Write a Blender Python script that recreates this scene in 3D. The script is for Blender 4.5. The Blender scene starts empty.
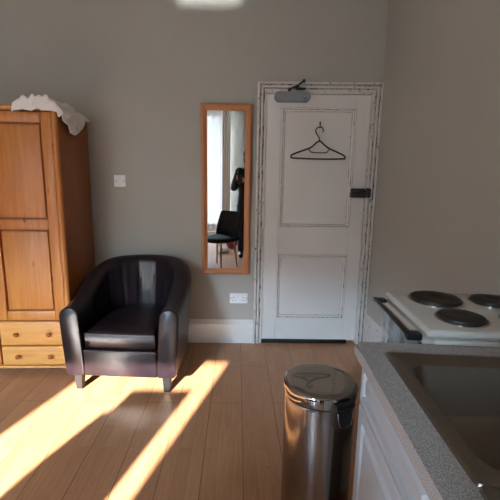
import bpy, bmesh, math, random
from math import sin, cos, pi, radians as R
from mathutils import Vector, Matrix, noise

# ---------------------------------------------------------------- camera, world, sun, exposure
SC = bpy.context.scene
COL = SC.collection

cam_d = bpy.data.cameras.new('camera')
cam = bpy.data.objects.new('camera', cam_d); COL.objects.link(cam)
cam_d.sensor_width = 36; cam_d.lens = 27.0; cam_d.clip_start = 0.01; cam_d.shift_x = 0.026
P_, RL = R(10.3), R(0.64)
fw = Vector((0, cos(P_), -sin(P_))); rt = Vector((1, 0, 0)); up = Vector((0, sin(P_), cos(P_)))
up2 = up * cos(RL) - rt * sin(RL); rt2 = rt * cos(RL) + up * sin(RL)
m = Matrix((rt2, up2, -fw)).transposed().to_4x4(); m.translation = Vector((0, 0, 1.34))
cam.matrix_world = m
SC.camera = cam

world = bpy.data.worlds.new('sky'); SC.world = world; world.use_nodes = True
bg = world.node_tree.nodes['Background']
# dark ground, dim houses opposite up to about 16 degrees, bright clear sky above them
wt_ = world.node_tree
w_tc = wt_.nodes.new('ShaderNodeTexCoord'); w_sp = wt_.nodes.new('ShaderNodeSeparateXYZ'); w_r = wt_.nodes.new('ShaderNodeValToRGB')
wt_.links.new(w_tc.outputs['Generated'], w_sp.inputs[0]); wt_.links.new(w_sp.outputs[2], w_r.inputs[0]); wt_.links.new(w_r.outputs[0], bg.inputs[0])
we = w_r.color_ramp.elements
we[0].position = 0.0; we[0].color = (.020, .020, .019, 1); we[1].position = .27; we[1].color = (.034, .036, .038, 1)
for p_, c_ in ((.315, (.56, .77, 1.0, 1)), (.41, (.56, .77, 1.0, 1)), (.45, (.16, .24, .38, 1)), (1.0, (.12, .20, .36, 1))):
    e_ = we.new(p_); e_.color = c_
bg.inputs[1].default_value = 175.0

sun_d = bpy.data.lights.new('sun', 'SUN'); sun = bpy.data.objects.new('sun', sun_d); COL.objects.link(sun)
AZ, EL = R(17.0), R(24.5)
sd = Vector((sin(AZ) * cos(EL), cos(AZ) * cos(EL), -sin(EL)))
sun.rotation_euler = sd.to_track_quat('-Z', 'Y').to_euler()
sun.location = (-2, -6, 4)
sun_d.energy = 33.0; sun_d.angle = R(.55); sun_d.color = (1.0, 0.95, 0.88)

for n_, cx_, w_ in (('window_light_portal', -2.27, 1.0), ('window_light_portal.001', -1.0, 1.3)):
    a_ = bpy.data.lights.new(n_, 'AREA'); a_.shape = 'RECTANGLE'; a_.size = w_; a_.size_y = 2.1
    a_.cycles.is_portal = True
    ao = bpy.data.objects.new(n_, a_); COL.objects.link(ao)
    ao.location = (cx_, -3.1, 1.7); pass
    ao.rotation_euler = Vector((0, 1, 0)).to_track_quat('-Z', 'Z').to_euler()

SC.view_settings.view_transform = 'Standard'
SC.view_settings.look = 'None'
SC.view_settings.gamma = 1.0
SC.view_settings.use_curve_mapping = False
SC.view_settings.exposure = 0.95
SC.cycles.use_denoising = True
SC.cycles.max_bounces = 12; SC.cycles.diffuse_bounces = 8; SC.cycles.glossy_bounces = 6
SC.cycles.transparent_max_bounces = 12
SC.cycles.sample_clamp_indirect = 6.0

# ---------------------------------------------------------------- helpers
def srgb(h):
    # a hex colour, or three numbers from 0 to 255
    v = h if not isinstance(h, str) else [int(h[i:i + 2], 16) for i in (1, 3, 5)]
    o = []
    for c in v:
        c = c / 255
        o.append(c / 12.92 if c <= 0.04045 else ((c + 0.055) / 1.055) ** 2.4)
    return (*o, 1)

class NT:
    def __init__(s, name):
        s.m = bpy.data.materials.new(name); s.m.use_nodes = True
        s.t = s.m.node_tree; s.n = s.t.nodes; s.b = s.n['Principled BSDF']; s.out = s.n['Material Output']
    def node(s, typ, **kw):
        n = s.n.new(typ)
        for k, v in kw.items(): setattr(n, k, v)
        return n
    def link(s, a, b): s.t.links.new(a, b)
    def coord(s, scale=(1, 1, 1), rot=(0, 0, 0), loc=(0, 0, 0)):
        tc = s.node('ShaderNodeTexCoord'); mp = s.node('ShaderNodeMapping')
        mp.inputs['Scale'].default_value = scale; mp.inputs['Rotation'].default_value = rot
        mp.inputs['Location'].default_value = loc
        s.link(tc.outputs['Object'], mp.inputs['Vector']); return mp.outputs[0]
    def noise(s, vec, scale=5, detail=4, rough=.5, dist=0):
        n = s.node('ShaderNodeTexNoise'); n.inputs['Scale'].default_value = scale
        n.inputs['Detail'].default_value = detail; n.inputs['Roughness'].default_value = rough
        n.inputs['Distortion'].default_value = dist
        s.link(vec, n.inputs['Vector']); return n.outputs['Fac']
    def ramp(s, fac, stops):
        r = s.node('ShaderNodeValToRGB'); e = r.color_ramp.elements
        while len(e) < len(stops): e.new(0.5)
        for el, (p, c) in zip(e, stops): el.position = p; el.color = c
        s.link(fac, r.inputs[0]); return r.outputs[0]
    def mix(s, fac, a, b, mode='MIX'):
        x = s.node('ShaderNodeMix', data_type='RGBA', blend_type=mode)
        for sock, v in ((x.inputs[0], fac), (x.inputs[6], a), (x.inputs[7], b)):
            if hasattr(v, 'links') or hasattr(v, 'is_linked'): s.link(v, sock)
            else: sock.default_value = v
        return x.outputs[2]
    def bump(s, h, strength=.2, dist=.01):
        b = s.node('ShaderNodeBump'); b.inputs['Strength'].default_value = strength
        b.inputs['Distance'].default_value = dist
        s.link(h, b.inputs['Height']); s.link(b.outputs[0], s.b.inputs['Normal'])
    def set(s, **kw):
        for k, v in kw.items():
            i = s.b.inputs[k.replace('_', ' ')]
            if hasattr(v, 'is_linked'): s.link(v, i)
            else: i.default_value = v
        return s

MAT = {}
def plain(name, col, rough=.5, metal=0.0, var=.06, scale=30, bump=.0, **kw):
    t = NT(name); c = srgb(col)
    f = t.noise(t.coord(), scale, 3)
    lo = tuple(x * (1 - var) for x in c[:3]) + (1,); hi = tuple(min(1, x * (1 + var)) for x in c[:3]) + (1,)
    t.set(Base_Color=t.ramp(f, [(.3, lo), (.7, hi)]), Roughness=rough, Metallic=metal, **kw)
    if bump: t.bump(f, bump, .002)
    MAT[name] = t.m; return t.m

# walls: matt grey-beige emulsion
t = NT('wall_paint')
v = t.coord()
f1 = t.noise(v, 1.2, 4); f2 = t.noise(v, 220, 3)
t.set(Base_Color=t.ramp(f1, [(.3, srgb((161, 160, 152))), (.7, srgb((168, 167, 159)))]), Roughness=.75)
t.bump(f2, .12, .001); MAT['wall'] = t.m
plain('ceiling_paint', '#d9d6cf', .9, var=.02)
plain('hall_dark', '#1c1a18', .9)

# floor: beech laminate laid lengthways
t = NT('beech_laminate')
tc = t.node('ShaderNodeTexCoord'); sp = t.node('ShaderNodeSeparateXYZ'); cb = t.node('ShaderNodeCombineXYZ')
t.link(tc.outputs['Object'], sp.inputs[0]); t.link(sp.outputs[1], cb.inputs[0])
ad = t.node('ShaderNodeMath', operation='ADD'); ad.inputs[1].default_value = 0.1535
t.link(sp.outputs[0], ad.inputs[0]); t.link(ad.outputs[0], cb.inputs[1])
def brick(w, h, off, mort):
    b = t.node('ShaderNodeTexBrick'); b.offset = off; b.offset_frequency = 2; b.squash = 1
    b.inputs['Scale'].default_value = 1; b.inputs['Brick Width'].default_value = w; b.inputs['Row Height'].default_value = h
    b.inputs['Mortar Size'].default_value = mort; b.inputs['Mortar Smooth'].default_value = 0; b.inputs['Bias'].default_value = 0
    b.inputs['Color1'].default_value = (0, 0, 0, 1); b.inputs['Color2'].default_value = (1, 1, 1, 1)
    b.inputs['Mortar'].default_value = (.5, .5, .5, 1)
    t.link(cb.outputs[0], b.inputs['Vector']); return b
b1 = brick(.47, .0645, .38, .0006)
base = t.ramp(b1.outputs['Color'], [(0, srgb((160, 112, 78))), (.5, srgb((170, 122, 86))), (1, srgb((180, 134, 96)))])
gr = t.node('ShaderNodeMapping'); gr.inputs['Scale'].default_value = (28, 1.6, 1); t.link(tc.outputs['Object'], gr.inputs[0])
g = t.noise(gr.outputs[0], 3, 6, .6, .6)
c1 = t.mix(.42, base, t.ramp(g, [(.3, srgb((146, 99, 68))), (.7, srgb((188, 142, 104)))]))
c2 = t.mix(b1.outputs['Fac'], c1, srgb('#8a6248'))
b2 = brick(1.29, .1935, .37, .0016)
c3 = t.mix(b2.outputs['Fac'], c2, srgb('#5e3f2b'))
spk = t.node('ShaderNodeTexVoronoi'); spk.inputs['Scale'].default_value = 7; t.link(tc.outputs['Object'], spk.inputs['Vector'])
c4 = t.mix(t.ramp(spk.outputs['Distance'], [(.025, (1, 1, 1, 1)), (.04, (0, 0, 0, 1))]), c3, srgb('#4a3020'))
t.set(Base_Color=c4, Roughness=t.ramp(g, [(0, (.30,) * 3 + (1,)), (1, (.42,) * 3 + (1,))]))
t.bump(b2.outputs['Fac'], -.15, .001)
MAT['floor'] = t.m

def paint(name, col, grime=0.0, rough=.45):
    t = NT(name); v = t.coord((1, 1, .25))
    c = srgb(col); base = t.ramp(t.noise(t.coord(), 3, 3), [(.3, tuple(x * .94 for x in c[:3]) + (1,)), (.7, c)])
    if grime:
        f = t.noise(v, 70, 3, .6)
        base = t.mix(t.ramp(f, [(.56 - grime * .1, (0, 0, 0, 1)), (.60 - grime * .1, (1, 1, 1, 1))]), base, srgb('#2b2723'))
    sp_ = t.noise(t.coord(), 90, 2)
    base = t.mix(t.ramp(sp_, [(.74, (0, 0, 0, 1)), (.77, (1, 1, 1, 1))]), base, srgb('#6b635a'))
    t.set(Base_Color=base, Roughness=rough); t.bump(t.noise(t.coord(), 60, 3), .15, .001)
    MAT[name] = t.m
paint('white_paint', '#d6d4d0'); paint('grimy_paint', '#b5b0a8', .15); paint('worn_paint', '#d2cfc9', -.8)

def pine(name, a, b, knot, axis='z', rough=.42, s=1.0):
    t = NT(name)
    sc = {'z': (22 * s, 22 * s, 1.5 * s), 'x': (1.5 * s, 22 * s, 22 * s), 'y': (22 * s, 1.5 * s, 22 * s)}[axis]
    g = t.noise(t.coord(sc), 1.4, 5, .6, 1.2)
    base = t.ramp(g, [(.3, srgb(a)), (.7, srgb(b))])
    ks = {'z': (1, 1, .4), 'x': (.4, 1, 1), 'y': (1, .4, 1)}[axis]
    vo = t.node('ShaderNodeTexVoronoi'); vo.inputs['Scale'].default_value = 9; t.link(t.coord(ks), vo.inputs['Vector'])
    k = t.ramp(vo.outputs['Distance'], [(.07, (1, 1, 1, 1)), (.13, (0, 0, 0, 1))])
    t.set(Base_Color=t.mix(k, base, srgb(knot)), Roughness=rough); t.bump(g, .08, .001)
    MAT[name] = t.m
pine('wardrobe_pine', (138, 70, 24), (160, 90, 34), (100, 48, 16)); pine('wardrobe_pine_lit', (172, 104, 44), (196, 130, 62), (110, 58, 20)); pine('wardrobe_pine_across', '#bd7c3a', '#d39a52', '#7c4418', 'x')  # lighter front pine has the light on the wardrobe front in its colour
pine('mirror_pine', '#a96b3e', '#be8152', '#5d2f14'); pine('mirror_pine_across', '#a96b3e', '#be8152', '#5d2f14', 'x')
pine('beech_leg', '#9a6a42', '#b27f55', '#8a5a35')

t = NT('brown_leather'); v = t.coord()
f = t.noise(v, 9, 5, .6); vo = t.node('ShaderNodeTexVoronoi'); vo.inputs['Scale'].default_value = 260; t.link(v, vo.inputs[0])
t.set(Base_Color=t.ramp(f, [(.3, srgb((22, 15, 19))), (.7, srgb((34, 23, 26)))]), Roughness=t.ramp(f, [(.2, (.29,) * 3 + (1,)), (.8, (.35,) * 3 + (1,))]))
ma = t.node('ShaderNodeMath', operation='ADD'); mm = t.node('ShaderNodeMath', operation='MULTIPLY'); mm.inputs[1].default_value = .12
t.link(vo.outputs['Distance'], mm.inputs[0]); t.link(mm.outputs[0], ma.inputs[0]); t.link(t.noise(v, 22, 4, .6, .5), ma.inputs[1])
t.bump(ma.outputs[0], .12, .006); t.set(IOR=1.42); MAT['leather'] = t.m
plain('stitch_thread', '#3b2c2a', .6); plain('black_wood', (9, 8, 8), .5)
plain('black_plastic', '#131313', .35, var=.1); plain('matt_black', '#0c0c0c', .6)
plain('switch_white', '#e4e6e8', .3, var=.02); plain('pin_hole', '#15100c', .7)
plain('closer_grey', '#868d96', .38, .3, var=.03); plain('dark_metal', '#3c3a38', .35, .9)
plain('latch_black', '#2a2b30', .45, .2)
plain('chrome', '#c9c6c2', .12, 1.0, var=.03)
plain('lid_steel', (164, 160, 154), .055, 1.0, var=.02, scale=8)
t = NT('brushed_steel'); g = t.noise(t.coord((1, 1, 60)), 20, 3)
t.set(Base_Color=t.ramp(g, [(.3, srgb((138, 130, 124))), (.7, srgb((150, 142, 136)))]), Metallic=1.0, Roughness=.2); MAT['brushed_steel'] = t.m
t = NT('sink_steel'); g = t.noise(t.coord((60, 2, 60)), 8, 3)
t.set(Base_Color=t.ramp(g, [(.3, srgb((122, 116, 108))), (.7, srgb((134, 128, 120)))]), Metallic=1.0, Roughness=.33); MAT['sink_steel'] = t.m
t = NT('speckled_worktop'); v = t.coord()
f = t.noise(v, 420, 2, .6); f2_ = t.noise(v, 330, 2, .6)
c = t.ramp(f, [(.34, srgb((96, 95, 93))), (.5, srgb((146, 144, 141))), (.64, srgb((170, 168, 165)))])
t.set(Base_Color=t.mix(t.ramp(f2_, [(.64, (0, 0, 0, 1)), (.70, (1, 1, 1, 1))]), c, srgb('#5a595b')), Roughness=.42); MAT['worktop'] = t.m
plain('cupboard_white', (162, 160, 159), .4, var=.02, scale=6)
plain('cooker_enamel', (184, 181, 173), .22, var=.03, scale=12)
plain('cast_iron', '#15130f', .55, var=.2, scale=80, bump=.2)
plain('cotton', '#dedbd8', .9, var=.05, scale=150, bump=.1)
plain('black_cloth', '#121317', .85, var=.25, scale=60, bump=.2)
plain('dark_denim', '#14161d', .85, var=.2, scale=80, bump=.2)
plain('shoe_leather', '#101012', .5); plain('skin', '#c69a80', .5, var=.04); plain('hair', '#1d1612', .6, var=.3, scale=120)
plain('red_fabric', '#8e1f26', .7, var=.15, scale=25, bump=.2); plain('paper_white', '#dcdcda', .8, var=.03)
plain('eye_white', '#e8e4df', .3, var=.01); plain('lips', '#9d5f55', .5)
plain('grey_screen_cloth', '#6d665c', .85, var=.08); plain('upvc', '#d8dadb', .35, var=.02)

t = NT('mirror_glass'); t.set(Base_Color=(.80, .82, .82, 1), Metallic=1.0, Roughness=.0)
vo = t.node('ShaderNodeTexVoronoi'); vo.inputs['Scale'].default_value = 9; t.link(t.coord(), vo.inputs[0])
t.set(Roughness=t.ramp(vo.outputs['Distance'], [(.03, (.6,) * 3 + (1,)), (.045, (.0,) * 3 + (1,))])); MAT['mirror_glass'] = t.m

t = NT('window_glass'); tr = t.node('ShaderNodeBsdfTransparent'); gl = t.node('ShaderNodeBsdfGlossy'); gl.inputs['Roughness'].default_value = .02
mx = t.node('ShaderNodeMixShader'); mx.inputs[0].default_value = .06; t.link(tr.outputs[0], mx.inputs[1]); t.link(gl.outputs[0], mx.inputs[2]); t.link(mx.outputs[0], t.out.inputs[0]); MAT['glass'] = t.m
t = NT('net_curtain'); df = t.node('ShaderNodeBsdfDiffuse'); tl = t.node('ShaderNodeBsdfTranslucent')
for n in (df, tl): n.inputs['Color'].default_value = (.82, .84, .85, 1)
mx = t.node('ShaderNodeMixShader'); mx.inputs[0].default_value = .025; t.link(df.outputs[0], mx.inputs[1]); t.link(tl.outputs[0], mx.inputs[2]); t.link(mx.outputs[0], t.out.inputs[0]); MAT['curtain'] = t.m
t = NT('oven_glass'); t.set(Base_Color=srgb('#6f7c80'), Roughness=.06, Metallic=.0, IOR=1.6)
t.set(Base_Color=t.ramp(t.noise(t.coord(), 14, 3), [(.4, srgb('#59666b')), (.6, srgb('#87959a'))])); MAT['oven_glass'] = t.m

def BM(): return bmesh.new()
def merge(bm, other, mat=None):
    me = bpy.data.meshes.new('tmp'); other.to_mesh(me); other.free()
    if mat is not None: me.transform(mat)
    bm.from_mesh(me); bpy.data.meshes.remove(me)
def box(bm, a, b, bev=0.0, seg=2, mi=0):
    t = bmesh.new(); bmesh.ops.create_cube(t, size=1)
    c = [(a[i] + b[i]) / 2 for i in range(3)]; s = [abs(b[i] - a[i]) for i in range(3)]
    for v in t.verts: v.co = Vector((c[0] + v.co.x * s[0], c[1] + v.co.y * s[1], c[2] + v.co.z * s[2]))
    if bev: bmesh.ops.bevel(t, geom=t.edges[:], offset=min(bev, min(s) * .49), segments=seg, profile=.5, affect='EDGES')
    for f in t.faces: f.material_index = mi
    merge(bm, t); return bm
def lathe(bm, prof, c=(0, 0, 0), n=48, close=True, mi=0):
    rings = []
    for r, z in prof:
        if r < 1e-6: rings.append([bm.verts.new((c[0], c[1], c[2] + z))])
        else: rings.append([bm.verts.new((c[0] + r * cos(2 * pi * k / n), c[1] + r * sin(2 * pi * k / n), c[2] + z)) for k in range(n)])
    for A, B in zip(rings, rings[1:]):
        for k in range(n):
            a0, a1 = A[k % len(A)], A[(k + 1) % len(A)]; b0, b1 = B[k % len(B)], B[(k + 1) % len(B)]
            vs = []
            for v in (a0, a1, b1, b0):
                if v not in vs: vs.append(v)
            if len(vs) > 2: bm.faces.new(vs).material_index = mi
    return bm
def tube(bm, pts, rad, n=10, closed=False, flat=None):
    pts = [Vector(p) for p in pts]; N = len(pts); rings = []
    rads = rad if isinstance(rad, (list, tuple)) else [rad] * N
    prev = None
    for i, p in enumerate(pts):
        if closed: d = pts[(i + 1) % N] - pts[i - 1]
        else: d = pts[min(i + 1, N - 1)] - pts[max(i - 1, 0)]
        d.normalize()
        if prev is None:
            a = Vector((0, 0, 1)) if abs(d.z) < .9 else Vector((0, 1, 0)); u = d.cross(a).normalized()
        else: u = (prev - d * prev.dot(d)).normalized()
        prev = u; w = d.cross(u)
        rings.append([bm.verts.new(p + (u * cos(2 * pi * k / n) + w * sin(2 * pi * k / n)) * rads[i]) for k in range(n)])
    for i in range(N if closed else N - 1):
        A, B = rings[i], rings[(i + 1) % N]
        for k in range(n): bm.faces.new((A[k], A[(k + 1) % n], B[(k + 1) % n], B[k]))
    if not closed:
        bm.faces.new(rings[0][::-1]); bm.faces.new(rings[-1])
    return bm
def prism(bm, poly, h0, h1, plane='xy', mi=0):
    """poly in the plane, extruded along the remaining axis from h0 to h1"""
    def P(u, v, h): return {'xy': (u, v, h), 'xz': (u, h, v), 'yz': (h, u, v)}[plane]
    A = [bm.verts.new(P(u, v, h0)) for u, v in poly]; B = [bm.verts.new(P(u, v, h1)) for u, v in poly]
    n = len(poly)
    for k in range(n): bm.faces.new((A[k], A[(k + 1) % n], B[(k + 1) % n], B[k])).material_index = mi
    bm.faces.new(A[::-1]).material_index = mi; bm.faces.new(B).material_index = mi
    return bm
def smooth_path(pts, sub=6, closed=False):
    pts = [Vector(p) for p in pts]; N = len(pts); out = []
    rng = range(N if closed else N - 1)
    for i in rng:
        p0, p1, p2, p3 = (pts[(i - 1) % N] if closed or i > 0 else pts[0], pts[i], pts[(i + 1) % N], pts[(i + 2) % N] if closed or i + 2 < N else pts[-1])
        for k in range(sub):
            s = k / sub
            out.append(.5 * ((2 * p1) + (p2 - p0) * s + (2 * p0 - 5 * p1 + 4 * p2 - p3) * s * s + (3 * p1 - p0 - 3 * p2 + p3) * s ** 3))
    if not closed: out.append(pts[-1])
    return out
def obj(name, bm, mats, parent=None, smooth=True, angle=35):
    bmesh.ops.recalc_face_normals(bm, faces=bm.faces[:])
    me = bpy.data.meshes.new(name); bm.to_mesh(me); bm.free()
    if not isinstance(mats, (list, tuple)): mats = [mats]
    for x in mats: me.materials.append(MAT[x])
    if smooth:
        for p in me.polygons: p.use_smooth = True
        try: me.set_sharp_from_angle(angle=R(angle))
        except Exception: pass
    o = bpy.data.objects.new(name, me); COL.objects.link(o)
    if parent: o.parent = parent
    return o
def tag(o, label, cat, group=None):
    o['label'] = label; o['category'] = cat
    if group: o['group'] = group
    return o
def thing(name, label, cat, loc=(0, 0, 0), rz=0.0, group=None):
    o = bpy.data.objects.new(name, None); COL.objects.link(o); o.empty_display_size = .1
    o.location = loc; o.rotation_euler = (0, 0, rz)
    return tag(o, label, cat, group)
def struct(name, bm, m, parent=None, **kw):
    o = obj(name, bm, m, parent, **kw)
    if parent is None: o['kind'] = 'structure'
    return o

# ---------------------------------------------------------------- room shell
XL, XR, YF, YB, ZC = -2.9, 1.08, 2.995, -3.0, 3.0
struct('floor', box(BM(), (XL - .2, YB - .3, -.1), (XR + .2, YF + 1.2, 0)), 'floor')
struct('ceiling', box(BM(), (XL - .2, YB - .3, ZC), (XR + .2, YF + .3, ZC + .1)), 'ceiling_paint')
bm = BM()
box(bm, (XL, YF, 0), (.19, YF + .14, ZC)); box(bm, (.19, YF, 2.02), (1.02, YF + .14, ZC)); box(bm, (1.02, YF, 0), (XR + .15, YF + .14, ZC))
struct('wall_back', bm, 'wall')
struct('wall_hallway', box(BM(), (-.3, YF + 1.0, 0), (1.5, YF + 1.1, 2.6)), 'hall_dark')
struct('ceiling_hallway', box(BM(), (-.3, YF + .14, 2.5), (1.5, YF + 1.0, 2.6)), 'hall_dark')
struct('wall_hallway_left', box(BM(), (-.3, YF + .14, 0), (-.2, YF + 1.0, 2.5)), 'hall_dark')
struct('wall_hallway_right', box(BM(), (1.4, YF + .14, 0), (1.5, YF + 1.0, 2.5)), 'hall_dark')
struct('wall_right', box(BM(), (XR, YB, 0), (XR + .15, YF, ZC)), 'wall')
struct('wall_left', box(BM(), (XL - .15, YB, 0), (XL, YF, ZC)), 'wall')
W1 = (-2.80, -1.69, .70, 2.79); W2 = (-1.62, -.32, .22, 2.79)
bm = BM()
xs = [XL - .15, W1[0], W1[1], W2[0], W2[1], XR + .15]
for i in (0, 2, 4): box(bm, (xs[i], YB - .2, 0), (xs[i + 1], YB, ZC))
for w in (W1, W2):
    box(bm, (w[0], YB - .2, 0), (w[1], YB, w[2])); box(bm, (w[0], YB - .2, w[3]), (w[1], YB, ZC))
struct('wall_rear', bm, 'wall')
for i, w in enumerate((W1, W2)):
    bm = BM(); fr = .06
    y0, y1 = YB - .12, YB - .06
    box(bm, (w[0], y0, w[2]), (w[0] + fr, y1, w[3]), .004); box(bm, (w[1] - fr, y0, w[2]), (w[1], y1, w[3]), .004)
    box(bm, (w[0] + fr, y0, w[2]), (w[1] - fr, y1, w[2] + fr), .004); box(bm, (w[0] + fr, y0, w[3] - fr), (w[1] - fr, y1, w[3]), .004)
    o = struct('window_%d' % (i + 1), bm, 'upvc')
    obj('pane', box(BM(), (w[0] + fr, YB - .093, w[2] + fr), (w[1] - fr, YB - .087, w[3] - fr)), 'glass', o)
    obj('window_sill', box(BM(), (w[0] - .04, YB - .06, w[2] - .03), (w[1] + .04, YB + .12, w[2]), .006), 'white_paint', o)

# skirting boards
def skirt_profile(h, d): return [(0, 0), (d, 0), (d, h - .035), (d * .75, h - .028), (d * .65, h - .012), (d * .3, h), (0, h)]
bm = BM()
prism(bm, [(YF - p[0], p[1]) for p in skirt_profile(.205, .020)], XL, .142, 'yz')
struct('baseboard_back', bm, 'white_paint')
bm = BM(); prism(bm, [(XR - p[0], p[1]) for p in skirt_profile(.285, .018)], YB, YF - .03, 'xz')
struct('baseboard_right', bm, 'worn_paint')
bm = BM(); prism(bm, [(XL + p[0], p[1]) for p in skirt_profile(.205, .020)], YB, YF - .03, 'xz')
struct('baseboard_left', bm, 'white_paint')
bm = BM(); prism(bm, [(YB + p[0], p[1]) for p in skirt_profile(.205, .020)], XL + .03, XR - .03, 'yz')
struct('baseboard_rear', bm, 'white_paint')

# door casing: stepped moulding mitred round the opening (outer edge at 0, inner edge at w)
prof = [(0, 0), (0, .030), (.010, .034), (.016, .030), (.018, .014), (.023, .014), (.026, .027), (.034, .030), (.042, .026), (.044, .010), (.049, .010), (.052, .020), (.066, .020), (.068, 0)]
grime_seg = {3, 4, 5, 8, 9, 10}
def casing(bm, x0, x1, zt):
    pts = []
    for s in range(4): pts.append([])
    for (u, d) in prof:
        y = YF - d
        pts[0].append((x0 + u, y, 0.0)); pts[1].append((x0 + u, y, zt - u)); pts[2].append((x1 - u, y, zt - u)); pts[3].append((x1 - u, y, 0.0))
    V = [[bm.verts.new(p) for p in row] for row in pts]
    for s in range(3):
        for k in range(len(prof) - 1):
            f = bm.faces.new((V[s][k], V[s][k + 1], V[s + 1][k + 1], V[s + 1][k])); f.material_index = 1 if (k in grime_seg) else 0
    for row in (V[0], V[3]): bm.faces.new(row)
bm = BM(); casing(bm, .144, 1.078, 2.078)
struct('trim_1', bm, ['worn_paint', 'grimy_paint'], smooth=False)
# lining (door stop) inside the opening
bm = BM(); box(bm, (.19, YF - .004, 0), (.207, YF + .13, 2.003)); box(bm, (1.007, YF - .004, 0), (1.02, YF + .13, 2.003)); box(bm, (.19, YF - .004, 2.0), (1.02, YF + .13, 2.02))
struct('trim_2', bm, 'worn_paint')

# ---------------------------------------------------------------- door with two moulded panels
DX0, DX1, DZ0, DZ1, DY = .2125, 1.001, .030, 1.992, 2.988
P1 = (.328, .895, .984, 1.899); P2 = (.326, .893, .222, .768)
bm = BM()
yb = DY + .038
box(bm, (DX0, DY, DZ0), (P2[0], yb, DZ1), .002, 1); box(bm, (P1[1], DY, DZ0), (DX1, yb, DZ1), .002, 1)
box(bm, (P2[0], DY, P1[3]), (P1[1], yb, DZ1)); box(bm, (P2[0], DY, P2[3]), (P1[1], yb, P1[2])); box(bm, (P2[0], DY, DZ0), (P1[1], yb, P2[2]))
box(bm, (P2[0], DY + .009, P2[2]), (P1[1], yb, P2[3])); box(bm, (P2[0], DY + .009, P1[2]), (P1[1], yb, P1[3]))
door = struct('door_1', bm, 'white_paint', smooth=False)
for (a, b, c, d) in (P1, P2):
    bm = BM(); mp = [(0, 0), (0, .010), (.006, .013), (.012, .010), (.016, .004), (.022, .004), (.028, -.002), (.030, -.009)]
    V = []
    for cx_, cz_, sx, sz in ((a, c, 1, 1), (b, c, -1, 1), (b, d, -1, -1), (a, d, 1, -1)):
        V.append([bm.verts.new((cx_ + sx * u, DY - h, cz_ + sz * u)) for u, h in mp])
    for s in range(4):
        for k in range(len(mp) - 1):
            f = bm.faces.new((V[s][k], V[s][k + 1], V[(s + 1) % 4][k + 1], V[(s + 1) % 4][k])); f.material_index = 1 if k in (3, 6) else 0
    obj('panel_moulding', bm, ['white_paint', 'grimy_paint'], door, smooth=False)
# closer
bm = BM(); zc_, x0, x1, r_ = 1.968, .266, .536, .035
pl = [(x0 + r_ + r_ * cos(a), zc_ + r_ * sin(a)) for a in [pi / 2 + pi * k / 12 for k in range(13)]] + [(x1 - r_ + r_ * cos(a), zc_ + r_ * sin(a)) for a in [-pi / 2 + pi * k / 12 for k in range(13)]]
prism(bm, pl, DY - .055, DY, 'xz')
bmesh.ops.bevel(bm, geom=[e for e in bm.edges if all(v.co.y < DY - .05 for v in e.verts)], offset=.010, segments=3, affect='EDGES')
clo = obj('door_closer', bm, 'closer_grey', door); clo['label'] = 'grey rounded closer box at the top of the door'
bm = BM(); box(bm, (.478, DY - .058, 1.950), (.498, DY - .054, 1.955), .001)
obj('maker_badge', bm, 'dark_metal', clo)
bm = BM(); ya = DY - .038
tube(bm, [(.376, ya, 1.995), (.376, ya - .004, 2.022)], .012, 12)
tube(bm, smooth_path([(.370, ya - .006, 2.018), (.400, ya - .012, 2.030), (.440, ya - .03, 2.046), (.468, ya - .045, 2.066)], 4), .006, 8)
tube(bm, [(.462, ya - .045, 2.064), (.430, ya - .02, 2.042), (.420, ya, 2.030)], .005, 8)
tube(bm, [(.474, ya - .045, 2.056), (.475, ya - .045, 2.078)], .009, 10)
box(bm, (.425, YF - .050, 2.018), (.495, YF - .034, 2.032), .003); box(bm, (.42, YF - .055, 2.028), (.44, YF - .03, 2.05), .003)
arm = obj('closer_arm', bm, 'dark_metal', clo); arm['label'] = 'dark folding metal arm'
# rim latch
bm = BM(); box(bm, (.884, DY - .034, 1.228), (.992, DY, 1.300), .005)
la = obj('rim_latch', bm, 'latch_black', door); la['label'] = 'black rim latch on the door edge'
bm = BM(); merge(bm, lathe(BM(), [(0, .022), (.011, .022), (.013, .018), (.013, 0)], n=20), Matrix.Translation((.935, DY - .034, 1.264)) @ Matrix.Rotation(pi / 2, 4, 'X'))
box(bm, (.903, DY - .038, 1.257), (.912, DY - .033, 1.268), .001)
obj('latch_knob', bm, 'matt_black', la)
bm = BM(); box(bm, (.996, YF - .052, 1.230), (1.034, YF - .028, 1.300), .004); box(bm, (1.0, YF - .055, 1.28), (1.01, YF - .05, 1.308), .002)
tag(obj('latch_keep', bm, 'latch_black'), 'small black latch keep screwed to the right door casing', 'latch keep')
for z in (.25, 1.72):
    bm = BM(); tube(bm, [(.209, DY - .006, z - .045), (.209, DY - .006, z + .045)], .006, 10)
    obj('hinge', bm, 'worn_paint', door)
bm = BM(); box(bm, (.619, DY - .002, 1.770), (.629, DY + .007, 1.80), .002)
tube(bm, smooth_path([(.625, DY + .006, 1.795), (.622, DY - .022, 1.79), (.618, DY - .036, 1.762), (.614, DY - .050, 1.744), (.613, DY - .062, 1.752)], 5), .0022, 8)
hk = obj('coat_hook', bm, 'dark_metal', door)
gap_strip = obj('gap_shade_strip', box(BM(), (DX0 + .004, DY - .004, .003), (.93, DY + .03, .038), .003), 'matt_black', door)  # shade of the gap under the door, put in as a black strip
gap_strip['label'] = 'black strip put in for the shaded gap under the door'

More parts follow.
